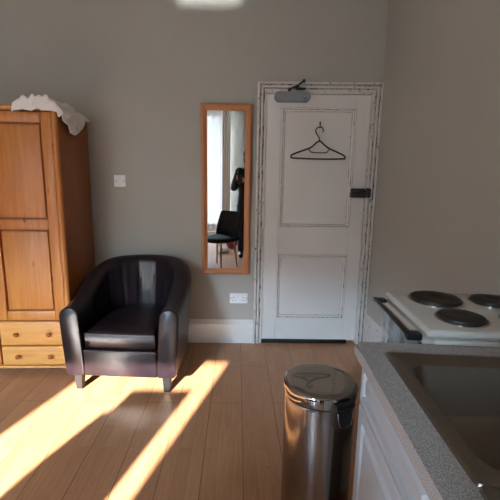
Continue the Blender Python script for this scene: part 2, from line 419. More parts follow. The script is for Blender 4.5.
# coat hanger
bm = BM(); Y = DY - .045
def hp(x, z): return (x, Y, z)
hook = smooth_path([hp(.636, 1.716), hp(.641, 1.732), hp(.628, 1.750), hp(.608, 1.752), hp(.590, 1.742), hp(.583, 1.722), hp(.592, 1.702), hp(.606, 1.683), hp(.613, 1.665), hp(.614, 1.645)], 5)
hg = obj('clothes_hanger', tube(BM(), smooth_path([hp(.405, 1.532), hp(.412, 1.548), hp(.47, 1.572), hp(.545, 1.600), hp(.575, 1.622), hp(.600, 1.644), hp(.614, 1.650), hp(.630, 1.644), hp(.655, 1.622), hp(.690, 1.598), hp(.76, 1.568), hp(.808, 1.545), hp(.816, 1.530), hp(.800, 1.522), hp(.614, 1.518), hp(.425, 1.524)], 5, True), .0062, 8, True), 'black_plastic')
tag(hg, 'black plastic clothes hanger hanging on the white door', 'hanger')
o = obj('hanger_hook', tube(bm, hook, .0045, 8), 'black_plastic', hg)
obj('hanger_bar', tube(BM(), smooth_path([hp(.535, 1.598), hp(.545, 1.580), hp(.560, 1.568), hp(.614, 1.565), hp(.670, 1.567), hp(.684, 1.580), hp(.694, 1.596)], 5), .0042, 8), 'black_plastic', hg)

# ---------------------------------------------------------------- wall switch and socket
o = thing('light_switch', 'single white light switch on the grey wall above the armchair', 'light switch', (-.925, YF, 1.337))
bm = BM(); box(bm, (-.045, -.009, -.045), (.045, 0, .045), .003); obj('switch_plate', bm, 'switch_white', o)
bm = BM(); box(bm, (-.010, -.013, -.013), (.010, -.008, .013), .002); obj('rocker', bm, 'switch_white', o)
for s in (-1, 1):
    bm = BM(); merge(bm, lathe(BM(), [(0, .001), (.0035, .001), (.004, 0)], n=12), Matrix.Translation((s * .031, -.009, 0)) @ Matrix.Rotation(pi / 2, 4, 'X')); obj('screw', bm, 'dark_metal', o)
o = thing('wall_socket', 'white double wall socket between the mirror and the skirting', 'socket', (.018, YF, .391))
bm = BM(); box(bm, (-.074, -.010, -.044), (.074, 0, .044), .003); obj('socket_plate', bm, 'switch_white', o)
for s in (-1, 1):
    bm = BM(); box(bm, (s * .020 - .006, -.014, .014), (s * .020 + .006, -.009, .032), .002); obj('rocker', bm, 'switch_white', o)
    bm = BM(); cx_ = s * .040
    box(bm, (cx_ - .0025, -.0107, .002), (cx_ + .0025, -.0095, .012)); box(bm, (cx_ - .014, -.0107, -.020), (cx_ - .007, -.0095, -.015)); box(bm, (cx_ + .007, -.0107, -.020), (cx_ + .014, -.0095, -.015))
    obj('pin_holes', bm, 'pin_hole', o)
for s in (-1, 1):
    bm = BM(); merge(bm, lathe(BM(), [(0, .001), (.0035, .001), (.004, 0)], n=12), Matrix.Translation((s * .064, -.010, 0)) @ Matrix.Rotation(pi / 2, 4, 'X')); obj('screw', bm, 'dark_metal', o)

# ---------------------------------------------------------------- mirror
mt = thing('wall_mirror', 'tall pine framed mirror on the wall beside the door', 'mirror', (-.092, YF - .002, .598))
mt.rotation_euler = (R(.75), 0, 0)
w, h, fwid = .386, 1.318, .048
mp = [(0, 0), (0, .018), (.006, .024), (.018, .026), (.030, .022), (.040, .015), (fwid, .012), (fwid, 0)]
for side in range(4):
    bm = BM()
    C4 = [(-w / 2, 0, 1, 1), (w / 2, 0, -1, 1), (w / 2, h, -1, -1), (-w / 2, h, 1, -1)]
    V = []
    for q in (side, (side + 1) % 4):
        x, z, sx, sz = C4[q]; V.append([bm.verts.new((x + sx * u, -d, z + sz * u)) for u, d in mp])
    n = len(mp)
    for k in range(n): bm.faces.new((V[0][k], V[0][(k + 1) % n], V[1][(k + 1) % n], V[1][k]))
    bm.faces.new(V[0]); bm.faces.new(V[1][::-1])
    obj('frame_rail' if side % 2 == 0 else 'frame_stile', bm, 'mirror_pine_across' if side % 2 == 0 else 'mirror_pine', mt, smooth=False)
obj('mirror_pane', box(BM(), (-w / 2 + fwid - .004, -.010, fwid - .004), (w / 2 - fwid + .004, -.006, h - fwid + .004)), 'mirror_glass', mt, smooth=False)
obj('backing_board', box(BM(), (-w / 2 + .02, -.006, .02), (w / 2 - .02, -.001, h - .02)), 'mirror_pine', mt)

# ---------------------------------------------------------------- pine wardrobe
wd = thing('pine_wardrobe', 'tall pine wardrobe with drawers and bun feet in the left corner', 'wardrobe', (-1.622, 2.42, 0), R(2))
hw, dp = .49, .54
bm = BM(); box(bm, (-hw, .022, .055), (hw, dp, 1.765), .004)
obj('carcass', bm, 'wardrobe_pine', wd)
obj('cornice', box(BM(), (-hw - .014, -.012, 1.765), (hw + .014, dp, 1.792), .010, 3), 'wardrobe_pine_across', wd)
obj('plinth', box(BM(), (-hw - .008, -.008, .045), (hw + .008, dp, .062), .006, 3), 'wardrobe_pine_across', wd)
for sx in (-1, 1):
    obj('corner_post', tube(BM(), [(sx * (hw - .018), .012, .062)] + [(sx * (hw - .018), .012, z) for z in (.6, 1.2)] + [(sx * (hw - .018), .012, 1.765)], .020, 16), 'wardrobe_pine_lit', wd)
    for y in (.055, dp - .06):
        obj('bun_foot', lathe(BM(), [(0, 0), (.022, 0), (.036, .012), (.040, .026), (.034, .040), (.024, .046), (0, .046)], (sx * (hw - .055), y, 0), 28), 'wardrobe_pine', wd)
def knob(bm, x, y, z, r=.016):
    merge(bm, lathe(BM(), [(0, .032), (r * .7, .031), (r, .024), (r * .8, .015), (r * .4, .010), (r * .5, 0)], n=20), Matrix.Translation((x, y, z)) @ Matrix.Rotation(pi / 2, 4, 'X')); return bm
for z0, z1 in ((.068, .205), (.213, .385)):
    for cx_ in (-.232, .232):
        d_ = obj('drawer', box(BM(), (cx_ - .226, -.002, z0), (cx_ + .226, .022, z1), .009, 3), 'wardrobe_pine_across', wd)
        for q in (-.11, .11): obj('knob', knob(BM(), cx_ + q, -.002, (z0 + z1) / 2), 'wardrobe_pine', d_)
for s in (-1, 1):
    x0, x1 = (.003, .455) if s > 0 else (-.455, -.003)
    bm = BM(); z0, z1 = .396, 1.755; q = .065
    box(bm, (x0, 0, z0), (x0 + q, .022, z1), .005); box(bm, (x1 - q, 0, z0), (x1, .022, z1), .005)
    for a, b in ((z0, z0 + q), (z1 - q, z1), (1.02, 1.02 + q)): box(bm, (x0 + q, .001, a), (x1 - q, .022, b), .005)
    dr = obj('door', bm, 'wardrobe_pine_lit', wd)
    for a, b in ((z0 + q, 1.02), (1.02 + q, z1 - q)): obj('door_panel', box(BM(), (x0 + q + .012, .006, a + .012), (x1 - q - .012, .021, b - .012), .010, 2), 'wardrobe_pine_lit', dr)
    obj('knob', knob(BM(), x0 + .03 if s > 0 else x1 - .03, 0, 1.0), 'wardrobe_pine', dr)

# cloth heaped on the wardrobe, flap over the right side
bm = BM(); NU, NV = 46, 60; G = []
xe0 = -1.108; zt = 1.796
for i in range(NU + 1):
    u = i / NU; row = []; y = 2.388 + max(0, u - .12) * .57
    drop = .035 + .130 * max(0, 1 - ((u - .50) / .33) ** 2) ** .7 if abs(u - .50) < .33 else .035 + .01 * sin(9 * u)
    inner = .27 - .12 * u; xe = xe0 - .030 * u
    tot = inner + drop
    for j in range(NV + 1):
        s = j / NV * tot
        wr = noise.noise(Vector((u * 8.2, s * 22, 2.0))); w2 = abs(noise.noise(Vector((u * 9 + s * 9, s * 16 - u * 5, 7.0))))
        if s < inner:
            x = xe - inner + s; e = min(1, s / .05) * min(1, (inner - s) / .045) * min(1, u / .08 + .25) * min(1, (1 - u) / .18)
            z = zt + .004 + e * (.010 + .045 * abs(wr) + .055 * w2); x += .012 * wr
        else:
            q = s - inner; x = xe + .004 + .014 * abs(sin(u * 19 + 1 + 8 * q)) * min(1, q / .05) + .05 * w2 * min(1, q / .03); z = zt + .004 - q
        z -= max(0, .12 - u) / .12 * .055
        row.append(bm.verts.new((x, y + .015 * noise.noise(Vector((s * 9, u * 4, 1))), z)))
    G.append(row)
for i in range(NU):
    for j in range(NV): bm.faces.new((G[i][j], G[i + 1][j], G[i + 1][j + 1], G[i][j + 1]))
o = obj('folded_cloth', bm, 'cotton', angle=180); tag(o, 'crumpled white cloth draped over the top corner of the wardrobe', 'cloth')
md = o.modifiers.new('solid', 'SOLIDIFY'); md.thickness = .005; md.offset = 1
md = o.modifiers.new('sub', 'SUBSURF'); md.levels = 1; md.render_levels = 1

# ---------------------------------------------------------------- leather tub armchair
ch = thing('tub_armchair', 'dark brown leather tub armchair in front of the wardrobe', 'armchair', (-.712, 2.545, 0), R(-3.0))
ZB = .112
def upath(s):
    """s in 0..1 along the U (front left -> round the back -> front right); returns centre point, outward normal"""
    Rr, yc, yf = .292, .02, -.335
    L1 = yc - yf; La = pi * Rr; T = 2 * L1 + La; d = s * T
    if d < L1: return Vector((-Rr, yf + d)), Vector((-1, 0)), d / L1 * .5
    if d > L1 + La: dd = T - d; return Vector((Rr, yf + dd)), Vector((1, 0)), dd / L1 * .5
    a = pi - (d - L1) / Rr; return Vector((Rr * cos(a), yc + Rr * sin(a))), Vector((cos(a), sin(a))), .5 + .5 * sin((d - L1) / La * pi)
bm = BM(); NS = 120; rings = []
for i in range(NS + 1):
    s = i / NS; c, nrm, k = upath(s)
    hgt = .560 + (.765 - .560) * (max(0, (k - .12)) / .88) ** .9 if k > .12 else .560
    # smooth rise of the rim from arm to back
    kk = min(1, max(0, (k - .05) / .9)); hgt = .562 + .203 * (kk * kk * (3 - 2 * kk))
    th_o, th_i = .060, .060 + .004 * kk
    edge = min(1, min(s, 1 - s) / .012)
    backness = max(0, nrm.y)
    ch_in = 0.0
    ang = math.atan2(nrm.y, nrm.x)
    if c.y > -.12:
        g = abs(((ang / (pi / 7.0)) + .5) % 1 - .5) * 2      # 0 at seams
        ch_in = -.011 * max(0, 1 - (1 - g) ** .5 * 1.0) if False else -.012 * math.exp(-((.5 - abs(g - .5)) * 0 + g) ** 2 * 30)
    pts = []
    flare = .030
    def P(off, z):
        fl = flare * max(0, (z - .15) / .5) ; lean = .03 * backness * max(0, (z - .3) / .45)
        q = c + nrm * (off + fl + lean); return (q.x, q.y, z)
    rt_ = .060; seq = []
    seq.append(P(th_o - .012, ZB)); seq.append(P(th_o, ZB + .012))
    for z in (.18, .26, .34, .42): seq.append(P(th_o + .006 * sin((z - .1) * 6), min(z, hgt - rt_ - .02)))
    seq.append(P(th_o + .004, hgt - rt_))
    for q in range(1, 8):
        a = q / 8 * pi; seq.append(P(cos(a) * (th_o + th_i) / 2 * 1.06 + (th_o - th_i) / 2, hgt - rt_ + sin(a) * rt_))
    for z in (hgt - rt_, hgt - rt_ - .05, hgt - rt_ - .12, .34, .28, .20, ZB + .01):
        z = min(z, hgt - rt_); dz = 1 if z < hgt - rt_ - .01 else .3
        seq.append(P(-th_i - ch_in * dz * (1 if z > .33 else 0), z))
    seq.append(P(-th_i + .01, ZB))
    rings.append([Vector(p) for p in seq])
def addring(r): return [bm.verts.new(p) for p in r]
def shrink(r, f, dy):
    c0 = sum(r, Vector()) / len(r)
    out = []
    for p in r:
        # inset towards the ring's spine for a rounded arm front
        q = c0 + (p - c0); q.x = c0.x + (p.x - c0.x) * f; q.z = c0.z + (p.z - c0.z) * (1 - (1 - f) * .18); q.y += dy; out.append(q)
    return out
seqs = [shrink(rings[0], .88, -.012), shrink(rings[0], .96, -.010)] + rings + [shrink(rings[-1], .96, -.010), shrink(rings[-1], .88, -.012)]
VR = [addring(r) for r in seqs]
n = len(VR[0])
for A, B in zip(VR, VR[1:]):
    for k in range(n): bm.faces.new((A[k], A[(k + 1) % n], B[(k + 1) % n], B[k]))
bm.faces.new(VR[0]); bm.faces.new(VR[-1][::-1])
body = obj('tub_shell', bm, 'leather', ch, angle=60)
def cushion(bm, x0, x1, y0, y1, z0, z1, crown, rnd=.03, back_round=True, N=36):
    """puffy cushion following the tub: straight front, rounded back"""
    loops = []
    def outline(ins):
        pts = []; hw_ = (x1 - x0) / 2 - ins; cx_ = (x0 + x1) / 2; ycn = .02
        for k in range(N + 1):
            a = pi * k / N; pts.append((cx_ + hw_ * cos(a), ycn + (y1 - ycn - ins) * sin(a)))
        for k in range(1, 9): pts.append((cx_ - hw_, ycn + (y0 + ins - ycn) * k / 8))
        for k in range(1, 12): pts.append((cx_ - hw_ + 2 * hw_ * k / 12, y0 + ins))
        for k in range(8, 0, -1): pts.append((cx_ + hw_, ycn + (y0 + ins - ycn) * k / 8))
        return pts
    for ins, z in ((.06, z0), (.012, z0), (0, z0 + .012), (0.0, (z0 + z1) / 2), (0, z1 - .022), (.008, z1 - .008), (.022, z1), (.06, z1 + crown * .5), (.11, z1 + crown * .85), (.17, z1 + crown)):
        loops.append([bm.verts.new((p[0], p[1], z)) for p in outline(ins)])
    for A, B in zip(loops, loops[1:]):
        m_ = len(A)
        for k in range(m_): bm.faces.new((A[k], A[(k + 1) % m_], B[(k + 1) % m_], B[k]))
    bm.faces.new(loops[0][::-1]); bm.faces.new(loops[-1]); return bm
obj('seat_cushion', cushion(BM(), -.224, .224, -.335, .245, .288, .405, .012), 'leather', ch, angle=70)
bm = BM(); box(bm, (-.236, -.349, ZB), (.236, .20, .289), .012, 3)
obj('seat_base', bm, 'leather', ch)
bm = BM()
tube(bm, [(-.222, -.337, .392), (.222, -.337, .392)], .0028, 6); tube(bm, [(-.232, -.347, .284), (.232, -.347, .284)], .0028, 6)
obj('piping', bm, 'stitch_thread', ch)
for sx in (-1, 1):
    for y, q in ((-.300, 1), (.285, .72)):
        bm = BM(); cx_ = sx * .288 * q
        a = [(cx_ - .028, y - .028), (cx_ + .028, y - .028), (cx_ + .028, y + .028), (cx_ - .028, y + .028)]
        b = [(cx_ + (p[0] - cx_) * .70, y + (p[1] - y) * .70) for p in a]
        A = [bm.verts.new((*p, ZB + .004)) for p in a]; B = [bm.verts.new((*p, 0)) for p in b]
        for k in range(4): bm.faces.new((A[k], A[(k + 1) % 4], B[(k + 1) % 4], B[k]))
        bm.faces.new(A); bm.faces.new(B[::-1])
        bmesh.ops.bevel(bm, geom=bm.edges[:], offset=.003, segments=1, affect='EDGES')
        obj('leg', bm, 'black_wood', ch)

# ---------------------------------------------------------------- pedal bin
bn = thing('pedal_bin', 'tall cylindrical stainless steel pedal bin beside the kitchen unit', 'bin', (.302, 1.236, 0))
obj('bin_base', lathe(BM(), [(0, 0), (.124, 0), (.128, .006), (.128, .028), (.121, .032), (0, .032)], n=72), 'black_plastic', bn)
obj('bin_body', lathe(BM(), [(.1215, .030), (.1235, .034), (.1235, .592), (.1215, .600), (.118, .600)], n=96), 'brushed_steel', bn)
obj('rim_band', lathe(BM(), [(.116, .596), (.1195, .598), (.1195, .609), (.116, .609)], n=72), 'matt_black', bn)
ld = obj('lid', lathe(BM(), [(.1245, .607), (.1275, .609), (.1285, .613), (.1285, .640), (.127, .645), (.1235, .648), (.118, .6492), (.09, .6500), (.05, .6506), (0, .6510)], n=96), 'lid_steel', bn)
a0 = R(-66); ux, uy = cos(a0), sin(a0)
Mh = Matrix.Translation((0, 0, 0)) @ Matrix.Rotation(a0, 4, 'Z')
bm = BM(); t_ = BM(); box(t_, (.108, -.038, .545), (.138, .038, .632), .008, 3); merge(bm, t_, Mh)
t_ = BM(); tube(t_, [(.131, -.036, .622), (.131, .036, .622)], .013, 14); merge(bm, t_, Mh)
hb = obj('lid_hinge', bm, 'black_plastic', bn); hb['label'] = 'black plastic hinge block at the back of the lid'
t_ = BM(); tube(t_, smooth_path([(.138, -.028, .605), (.143, -.029, .585), (.145, -.022, .562), (.146, 0, .552), (.145, .022, .562), (.143, .029, .585), (.138, .028, .605)], 5), .0017, 8)
bm = BM(); merge(bm, t_, Mh); obj('carry_handle', bm, 'chrome', bn)
Mp = Matrix.Rotation(a0 + pi, 4, 'Z'); t_ = BM(); box(t_, (.10, -.025, .012), (.175, .025, .022), .004, 2); bm = BM(); merge(bm, t_, Mp); obj('foot_pedal', bm, 'black_plastic', bn)

# ---------------------------------------------------------------- kitchen run (slightly skewed to the wall)
KR = R(-4.3)
K0 = Vector((.358, 1.061, 0)); Kx = Vector((cos(KR), sin(KR), 0)); Ky = Vector((-sin(KR), cos(KR), 0))
def wall_x(y):  # local x where the right wall lies for local y
    return (XR - .004 - K0.x - Ky.x * y) / Kx.x
ZT = .872
# sink cut-out in local coords
SX0, SX1, SY0, SY1 = .085, .485, -.960, -.095
bm = BM(); ys = [-1.06, SY0, SY1, 0.0]; lay = []
for z in (ZT - .036, ZT):
    lay.append([[bm.verts.new((x, y, z)) for x in (0.0, SX0, SX1, wall_x(y))] for y in ys])
for L in lay:
    for j in range(3):
        for i in range(3):
            if (i, j) == (1, 1): continue
            bm.faces.new((L[j][i], L[j][i + 1], L[j + 1][i + 1], L[j + 1][i]))
def side(a, b): bm.faces.new((lay[0][a[1]][a[0]], lay[0][b[1]][b[0]], lay[1][b[1]][b[0]], lay[1][a[1]][a[0]]))
for i in range(3): side((i, 0), (i + 1, 0)); side((i, 3), (i + 1, 3)); side((0, i), (0, i + 1)); side((3, i), (3, i + 1))
for a, b in (((1, 1), (2, 1)), ((1, 2), (2, 2)), ((1, 1), (1, 2)), ((2, 1), (2, 2))): side(a, b)
eds = [e for e in bm.edges if all(abs(v.co.x) < 1e-5 and v.co.z > ZT - .001 for v in e.verts)]
bmesh.ops.bevel(bm, geom=eds, offset=.012, segments=4, affect='EDGES')
wt = obj('worktop', bm, 'worktop'); wt.location = K0; wt.rotation_euler = (0, 0, KR)
tag(wt, 'grey speckled kitchen worktop with a sink let into it', 'worktop')

def rrect(x0, x1, y0, y1, r, z, n=8):
    pts = []
    for cx_, cy_, a in ((x1 - r, y1 - r, 0), (x0 + r, y1 - r, pi / 2), (x0 + r, y0 + r, pi), (x1 - r, y0 + r, 3 * pi / 2)):
        for k in range(n + 1): pts.append((cx_ + r * cos(a + k * pi / 2 / n), cy_ + r * sin(a + k * pi / 2 / n), z))
    return pts
def loft(bm, loops, cap=True):
    V = [[bm.verts.new(p) for p in L] for L in loops]
    for A, B in zip(V, V[1:]):
        m_ = len(A)
        for k in range(m_): bm.faces.new((A[k], A[(k + 1) % m_], B[(k + 1) % m_], B[k]))
    if cap: bm.faces.new(V[-1])
    return bm
sk = thing('kitchen_sink', 'stainless steel sink with a rounded bowl set in the grey worktop', 'sink', K0, KR)
z = ZT
ox0, ox1, oy0, oy1 = .062, .508, -1.0, -.068
bm = loft(BM(), [rrect(ox0, ox1, -.545, oy1, .012, z + .0005), rrect(ox0 + .004, ox1 - .004, -.545, oy1 - .004, .012, z + .005), rrect(ox0 + .014, ox1 - .014, -.545, oy1 - .014, .012, z + .005),
    rrect(ox0 + .022, ox1 - .022, -.54, oy1 - .022, .014, z + .001), rrect(.100, .468, -.520, -.136, .055, z + .0005), rrect(.105, .463, -.515, -.141, .052, z - .008), rrect(.112, .456, -.508, -.148, .05, z - .13), rrect(.150, .430, -.482, -.174, .045, z - .155), rrect(.262, .318, -.356, -.300, .027, z - .160)])
obj('bowl', bm, 'sink_steel', sk, angle=50)
obj('plug_hole', lathe(BM(), [(.034, .002), (.030, .004), (.024, .001), (0, .0005)], (.29, -.328, z - .160), 24), 'chrome', sk)
bm = loft(BM(), [rrect(ox0, ox1, oy0, -.545, .012, z + .0005), rrect(ox0 + .004, ox1 - .004, oy0 + .004, -.545, .012, z + .005), rrect(ox0 + .014, ox1 - .014, oy0 + .014, -.546, .012, z + .005), rrect(ox0 + .022, ox1 - .022, oy0 + .022, -.547, .012, z + .001)])
for k in range(7): box(bm, (.12 + k * .052, -.93, z + .001), (.135 + k * .052, -.58, z + .004), .0015, 1)
obj('drainer', bm, 'sink_steel', sk)

def unit(y0, y1, label):
    u = thing('kitchen_cupboard', label, 'cupboard', K0 + Ky * y0, KR, 'base cupboards')
    W = y1 - y0; zt = ZT - .038
    bm = BM()
    box(bm, (.042, .002, .10), (.60, .018, zt)); box(bm, (.042, W - .018, .10), (.60, W - .002, zt)); box(bm, (.042, .018, .10), (.60, W - .018, .118)); box(bm, (.585, .018, .118), (.60, W - .018, zt))
    obj('cabinet_body', bm, 'cupboard_white', u)
    obj('kick_board', box(BM(), (.075, .002, 0), (.59, W - .002, .10)), 'cupboard_white', u)
    def front(name, z0, z1, ins):
        bm = BM(); x = .022
        def ring(i, xx): return [(xx, i + .003, z0 + i), (xx, W - .003 - i, z0 + i), (xx, W - .003 - i, z1 - i), (xx, i + .003, z1 - i)]
        loft(bm, [ring(0, .041), ring(0, x + .003), ring(.003, x), ring(ins, x), ring(ins + .003, x + .011), ring(ins + .016, x + .011), ring(ins + .030, x - .001)])
        bm.faces.new([v for v in bm.verts[:4]][::-1])
        return obj(name, bm, 'cupboard_white', u, smooth=False)
    dw = front('drawer', .690, .832, .024)
    dr = front('door', .105, .681, .040)
    return u
unit(-.520, -.012, 'white kitchen cupboard at the end of the worktop beside the bin')
unit(-1.03, -.522, 'white kitchen cupboard under the worktop, the one nearer the camera')

# cooker
ck = thing('electric_cooker', 'white electric cooker with black handle and hotplate near the right wall', 'cooker', (.588, 1.086, 0), KR)
cw, cd = .425, wall_x(.03) - .25
obj('cooker_body', box(BM(), (.022, 0, .03), (cd, cw, .868), .004), 'cooker_enamel', ck)
bm = BM(); box(bm, (0, -.002, .872), (cd, cw + .002, .900), .013, 4); obj('hob_top', bm, 'cooker_enamel', ck)
for x, y, r in ((.155, .315, .090), (.150, .110, .072), (.36, .310, .072), (.36, .110, .072)):
    if x + r > cd: continue
    hp_ = obj('hotplate', lathe(BM(), [(r + .004, .9005), (r + .002, .906), (r, .906), (r - .002, .913), (r - .010, .915), (r * .35, .915), (r * .3, .912), (0, .912)], (x, y, 0), 48), 'cast_iron', ck)
    obj('hotplate_ring', lathe(BM(), [(r + .009, .9003), (r + .009, .9035), (r + .003, .9045), (r + .003, .9003)], (x, y, 0), 48), 'chrome', ck)
dr = obj('oven_door', box(BM(), (-.004, .004, .28), (.021, cw - .004, .866), .004), 'cooker_enamel', ck)
gl = obj('door_glass', box(BM(), (-.008, .022, .34), (-.003, cw - .022, .848), .002), 'oven_glass', dr); gl['label'] = 'grey reflective glass of the oven door'
obj('storage_drawer', box(BM(), (0, .004, .05), (.021, cw - .004, .274), .004), 'cooker_enamel', ck)
bm = BM(); hz = .872
box(bm, (-.052, .022, hz - .007), (-.036, cw - .012, hz + .005), .004)
box(bm, (-.052, .022, hz - .018), (-.004, .062, hz + .004), .005); box(bm, (-.052, cw - .052, hz - .010), (-.004, cw - .012, hz + .004), .005)
hd = obj('door_handle', bm, 'black_plastic', ck); hd['label'] = 'black bar handle'
for y in (.03, cw - .03):
    for x in (.05, cd - .05): obj('foot', lathe(BM(), [(0, 0), (.018, 0), (.018, .03), (0, .03)], (x, y, 0), 16), 'black_plastic', ck)

# ---------------------------------------------------------------- behind the camera (seen in the mirror)
# long net curtain
def curtain(x0, x1, y, z0, z1, amp, folds, ph=0):
    bm = BM(); NX, NZ = 160, 10; G = []
    for j in range(NZ + 1):
        z = z0 + (z1 - z0) * j / NZ; k = 1 - .35 * j / NZ
        G.append([bm.verts.new((x0 + (x1 - x0) * i / NX, y + amp * k * sin(i / NX * folds * 2 * pi + ph + .6 * sin(j * .4)) + .3 * amp * sin(i / NX * folds * 5.3 + j * .15), z)) for i in range(NX + 1)])
    for j in range(NZ):
        for i in range(NX): bm.faces.new((G[j][i], G[j][i + 1], G[j + 1][i + 1], G[j + 1][i]))
    return bm
o = obj('net_curtain', curtain(-1.74, -.26, -2.86, .05, 2.86, .022, 12), 'curtain', angle=180)
tag(o, 'long white net curtain over the window, seen in the mirror', 'curtain')
o = obj('curtain_drape', curtain(-.36, -.17, -2.80, .03, 2.86, .024, 4), 'cotton', angle=180)
tag(o, 'narrow cream curtain gathered beside the net curtain, seen in the mirror', 'curtain')
bm = BM(); tube(bm, [(-2.86, -2.84, 2.88), (-.05, -2.84, 2.88)], .012, 12); lathe(bm, [(0, -.02), (.02, 0), (0, .02)], (-.05, -2.84, 2.88), 12)
for x in (-2.8, -1.68, -.1): tube(bm, [(x, YB, 2.88), (x, -2.84, 2.88)], .006, 8)
tag(obj('curtain_pole', bm, 'dark_metal'), 'thin dark curtain pole above the windows', 'curtain pole')

# unseen screen near the left window, added to cast the shade before the armchair
sc_ = thing('shadow_screen', 'unseen cloth screen added before the left window to shade the floor', 'screen', (-1.77, -2.0, 0))
bm = BM(); hh = 2.02
for x in (-.19, .165): box(bm, (x, -.012, .0), (x + .025, .012, hh), .003)
for z_ in (.08, 1.0, hh - .03): box(bm, (-.165, -.011, z_), (.165, .011, z_ + .03), .003)
obj('frame', bm, 'beech_leg', sc_); obj('cloth_panel', box(BM(), (-.168, -.003, .1), (.168, .003, hh - .02)), 'grey_screen_cloth', sc_)
for x in (-.178, .178): obj('foot', box(BM(), (x - .012, -.16, 0), (x + .012, .16, .025), .004), 'beech_leg', sc_)
bm = BM(); G = []
for j in range(15):
    z_ = 1.86 - j * .05; wd_ = .05 + .055 * sin(min(1, j / 6) * pi / 2)
    G.append([bm.verts.new((-.16 - wd_ * cos(a) * .9 - .0, .02 + .045 * sin(a), z_ + .01 * sin(a * 3))) for a in [2 * pi * k / 20 for k in range(20)]])
for A, B in zip(G, G[1:]):
    for k in range(20): bm.faces.new((A[k], A[(k + 1) % 20], B[(k + 1) % 20], B[k]))
bm.faces.new(G[0]); bm.faces.new(G[-1][::-1])
for v in bm.verts: v.co += Vector((-1.77, -2.0 + .048, 0))
tag(obj('shadow_jacket', bm, 'black_cloth'), 'unseen dark jacket added on the screen edge to shape its shadow', 'jacket')  # jacket added to make the side of the screen's shadow bulge

# dark dining chair between camera and mirror
dc = thing('dining_chair', 'black upholstered chair on wooden legs, seen at the foot of the mirror', 'chair', (-.27, .45, 0), R(37))
obj('seat', cushion(BM(), -.22, .22, -.22, .22, .405, .468, .008), 'black_cloth', dc, angle=70)
bm = BM(); V = []
for j in range(9):
    z_ = .46 + j * .046; y_ = -.20 - .006 * j * (1 + j * .12); hw_ = .205 - .03 * (j / 8) ** 2
    V.append([bm.verts.new((x, y_ + .03 * ((x / .2) ** 2) + dd, z_)) for dd, xs_ in ((.0, [hw_ * (q / 5 - 1) for q in range(11)]), (-.03, [hw_ * (1 - q / 5) for q in range(11)])) for x in xs_])
for A, B in zip(V, V[1:]):
    for k in range(22): bm.faces.new((A[k], A[(k + 1) % 22], B[(k + 1) % 22], B[k]))
bm.faces.new(V[0][::-1]); bm.faces.new(V[-1])
bmesh.ops.bevel(bm, geom=[e for e in bm.edges if all(v.co.z > .82 for v in e.verts)], offset=.01, segments=2, affect='EDGES')
obj('backrest', bm, 'black_cloth', dc)
for sx in (-1, 1):
    for sy in (-1, 1): obj('leg', tube(BM(), [(sx * .20, sy * .19, 0), (sx * .165, sy * .155, .41)], [.011, .017], 12), 'beech_leg', dc)

# things on the floor behind
bm = BM(); bmesh.ops.create_icosphere(bm, subdivisions=4, radius=1)
for v in bm.verts:
    d = 1 + .18 * noise.noise(v.co * 2.3); v.co = Vector((v.co.x * .10 * d, v.co.y * .075 * d, max(0, .12 + v.co.z * .12 * d)))
o = obj('red_bag', bm, 'red_fabric', angle=180); tag(o, 'small red cloth bag on the floor, seen low in the mirror', 'bag'); o.location = (-.10, -.95, 0)
bmh = BM(); tube(bmh, smooth_path([(-.05, 0, .22), (-.04, 0, .30), (.04, 0, .30), (.05, 0, .22)], 5), .006, 8); obj('handle', bmh, 'red_fabric', o)
bm = BM(); bmesh.ops.create_icosphere(bm, subdivisions=4, radius=1)
for v in bm.verts:
    d = 1 + .35 * noise.noise(v.co * 3.1) + .15 * noise.noise(v.co * 8); v.co = Vector((v.co.x * .11 * d, v.co.y * .09 * d, max(0, .04 + v.co.z * .055 * d)))
o = obj('crumpled_paper', bm, 'paper_white', angle=20); tag(o, 'crumpled white paper on the floor, seen low in the mirror', 'paper'); o.location = (-.25, -.62, 0)

# ---------------------------------------------------------------- person taking the picture (seen in the mirror)
def skin_mesh(name, joints, edges, mat, parent, sub=2, root=0, loops=()):
    me = bpy.data.meshes.new(name + '_src'); me.from_pydata([j[0] for j in joints], edges, [])
    o = bpy.data.objects.new(name + '_src', me); COL.objects.link(o)
    o.modifiers.new('skin', 'SKIN')
    if not me.skin_vertices: me.attributes.new('skin', 'FLOAT', 'POINT') if False else None
    if not me.skin_vertices:
        bpy.context.view_layer.objects.active = o
    sv = me.skin_vertices[0].data if me.skin_vertices else None
    if sv:
        for i, j in enumerate(joints):
            r = j[1]; sv[i].radius = r if isinstance(r, tuple) else (r, r); sv[i].use_root = (i == root)
    md = o.modifiers.new('sub', 'SUBSURF'); md.levels = sub; md.render_levels = sub
    bpy.context.view_layer.update()
    dg = bpy.context.evaluated_depsgraph_get()
    nm = bpy.data.meshes.new_from_object(o.evaluated_get(dg), depsgraph=dg); nm.name = name
    bpy.data.objects.remove(o); nm.materials.clear(); nm.materials.append(MAT[mat])
    for p in nm.polygons: p.use_smooth = True
    r = bpy.data.objects.new(name, nm); COL.objects.link(r)
    if parent: r.parent = parent
    return r
PX, PY = .180, -.31
ps = thing('person', 'person in dark coat and trousers holding up a phone, seen in the mirror', 'person', (PX, PY, 0))
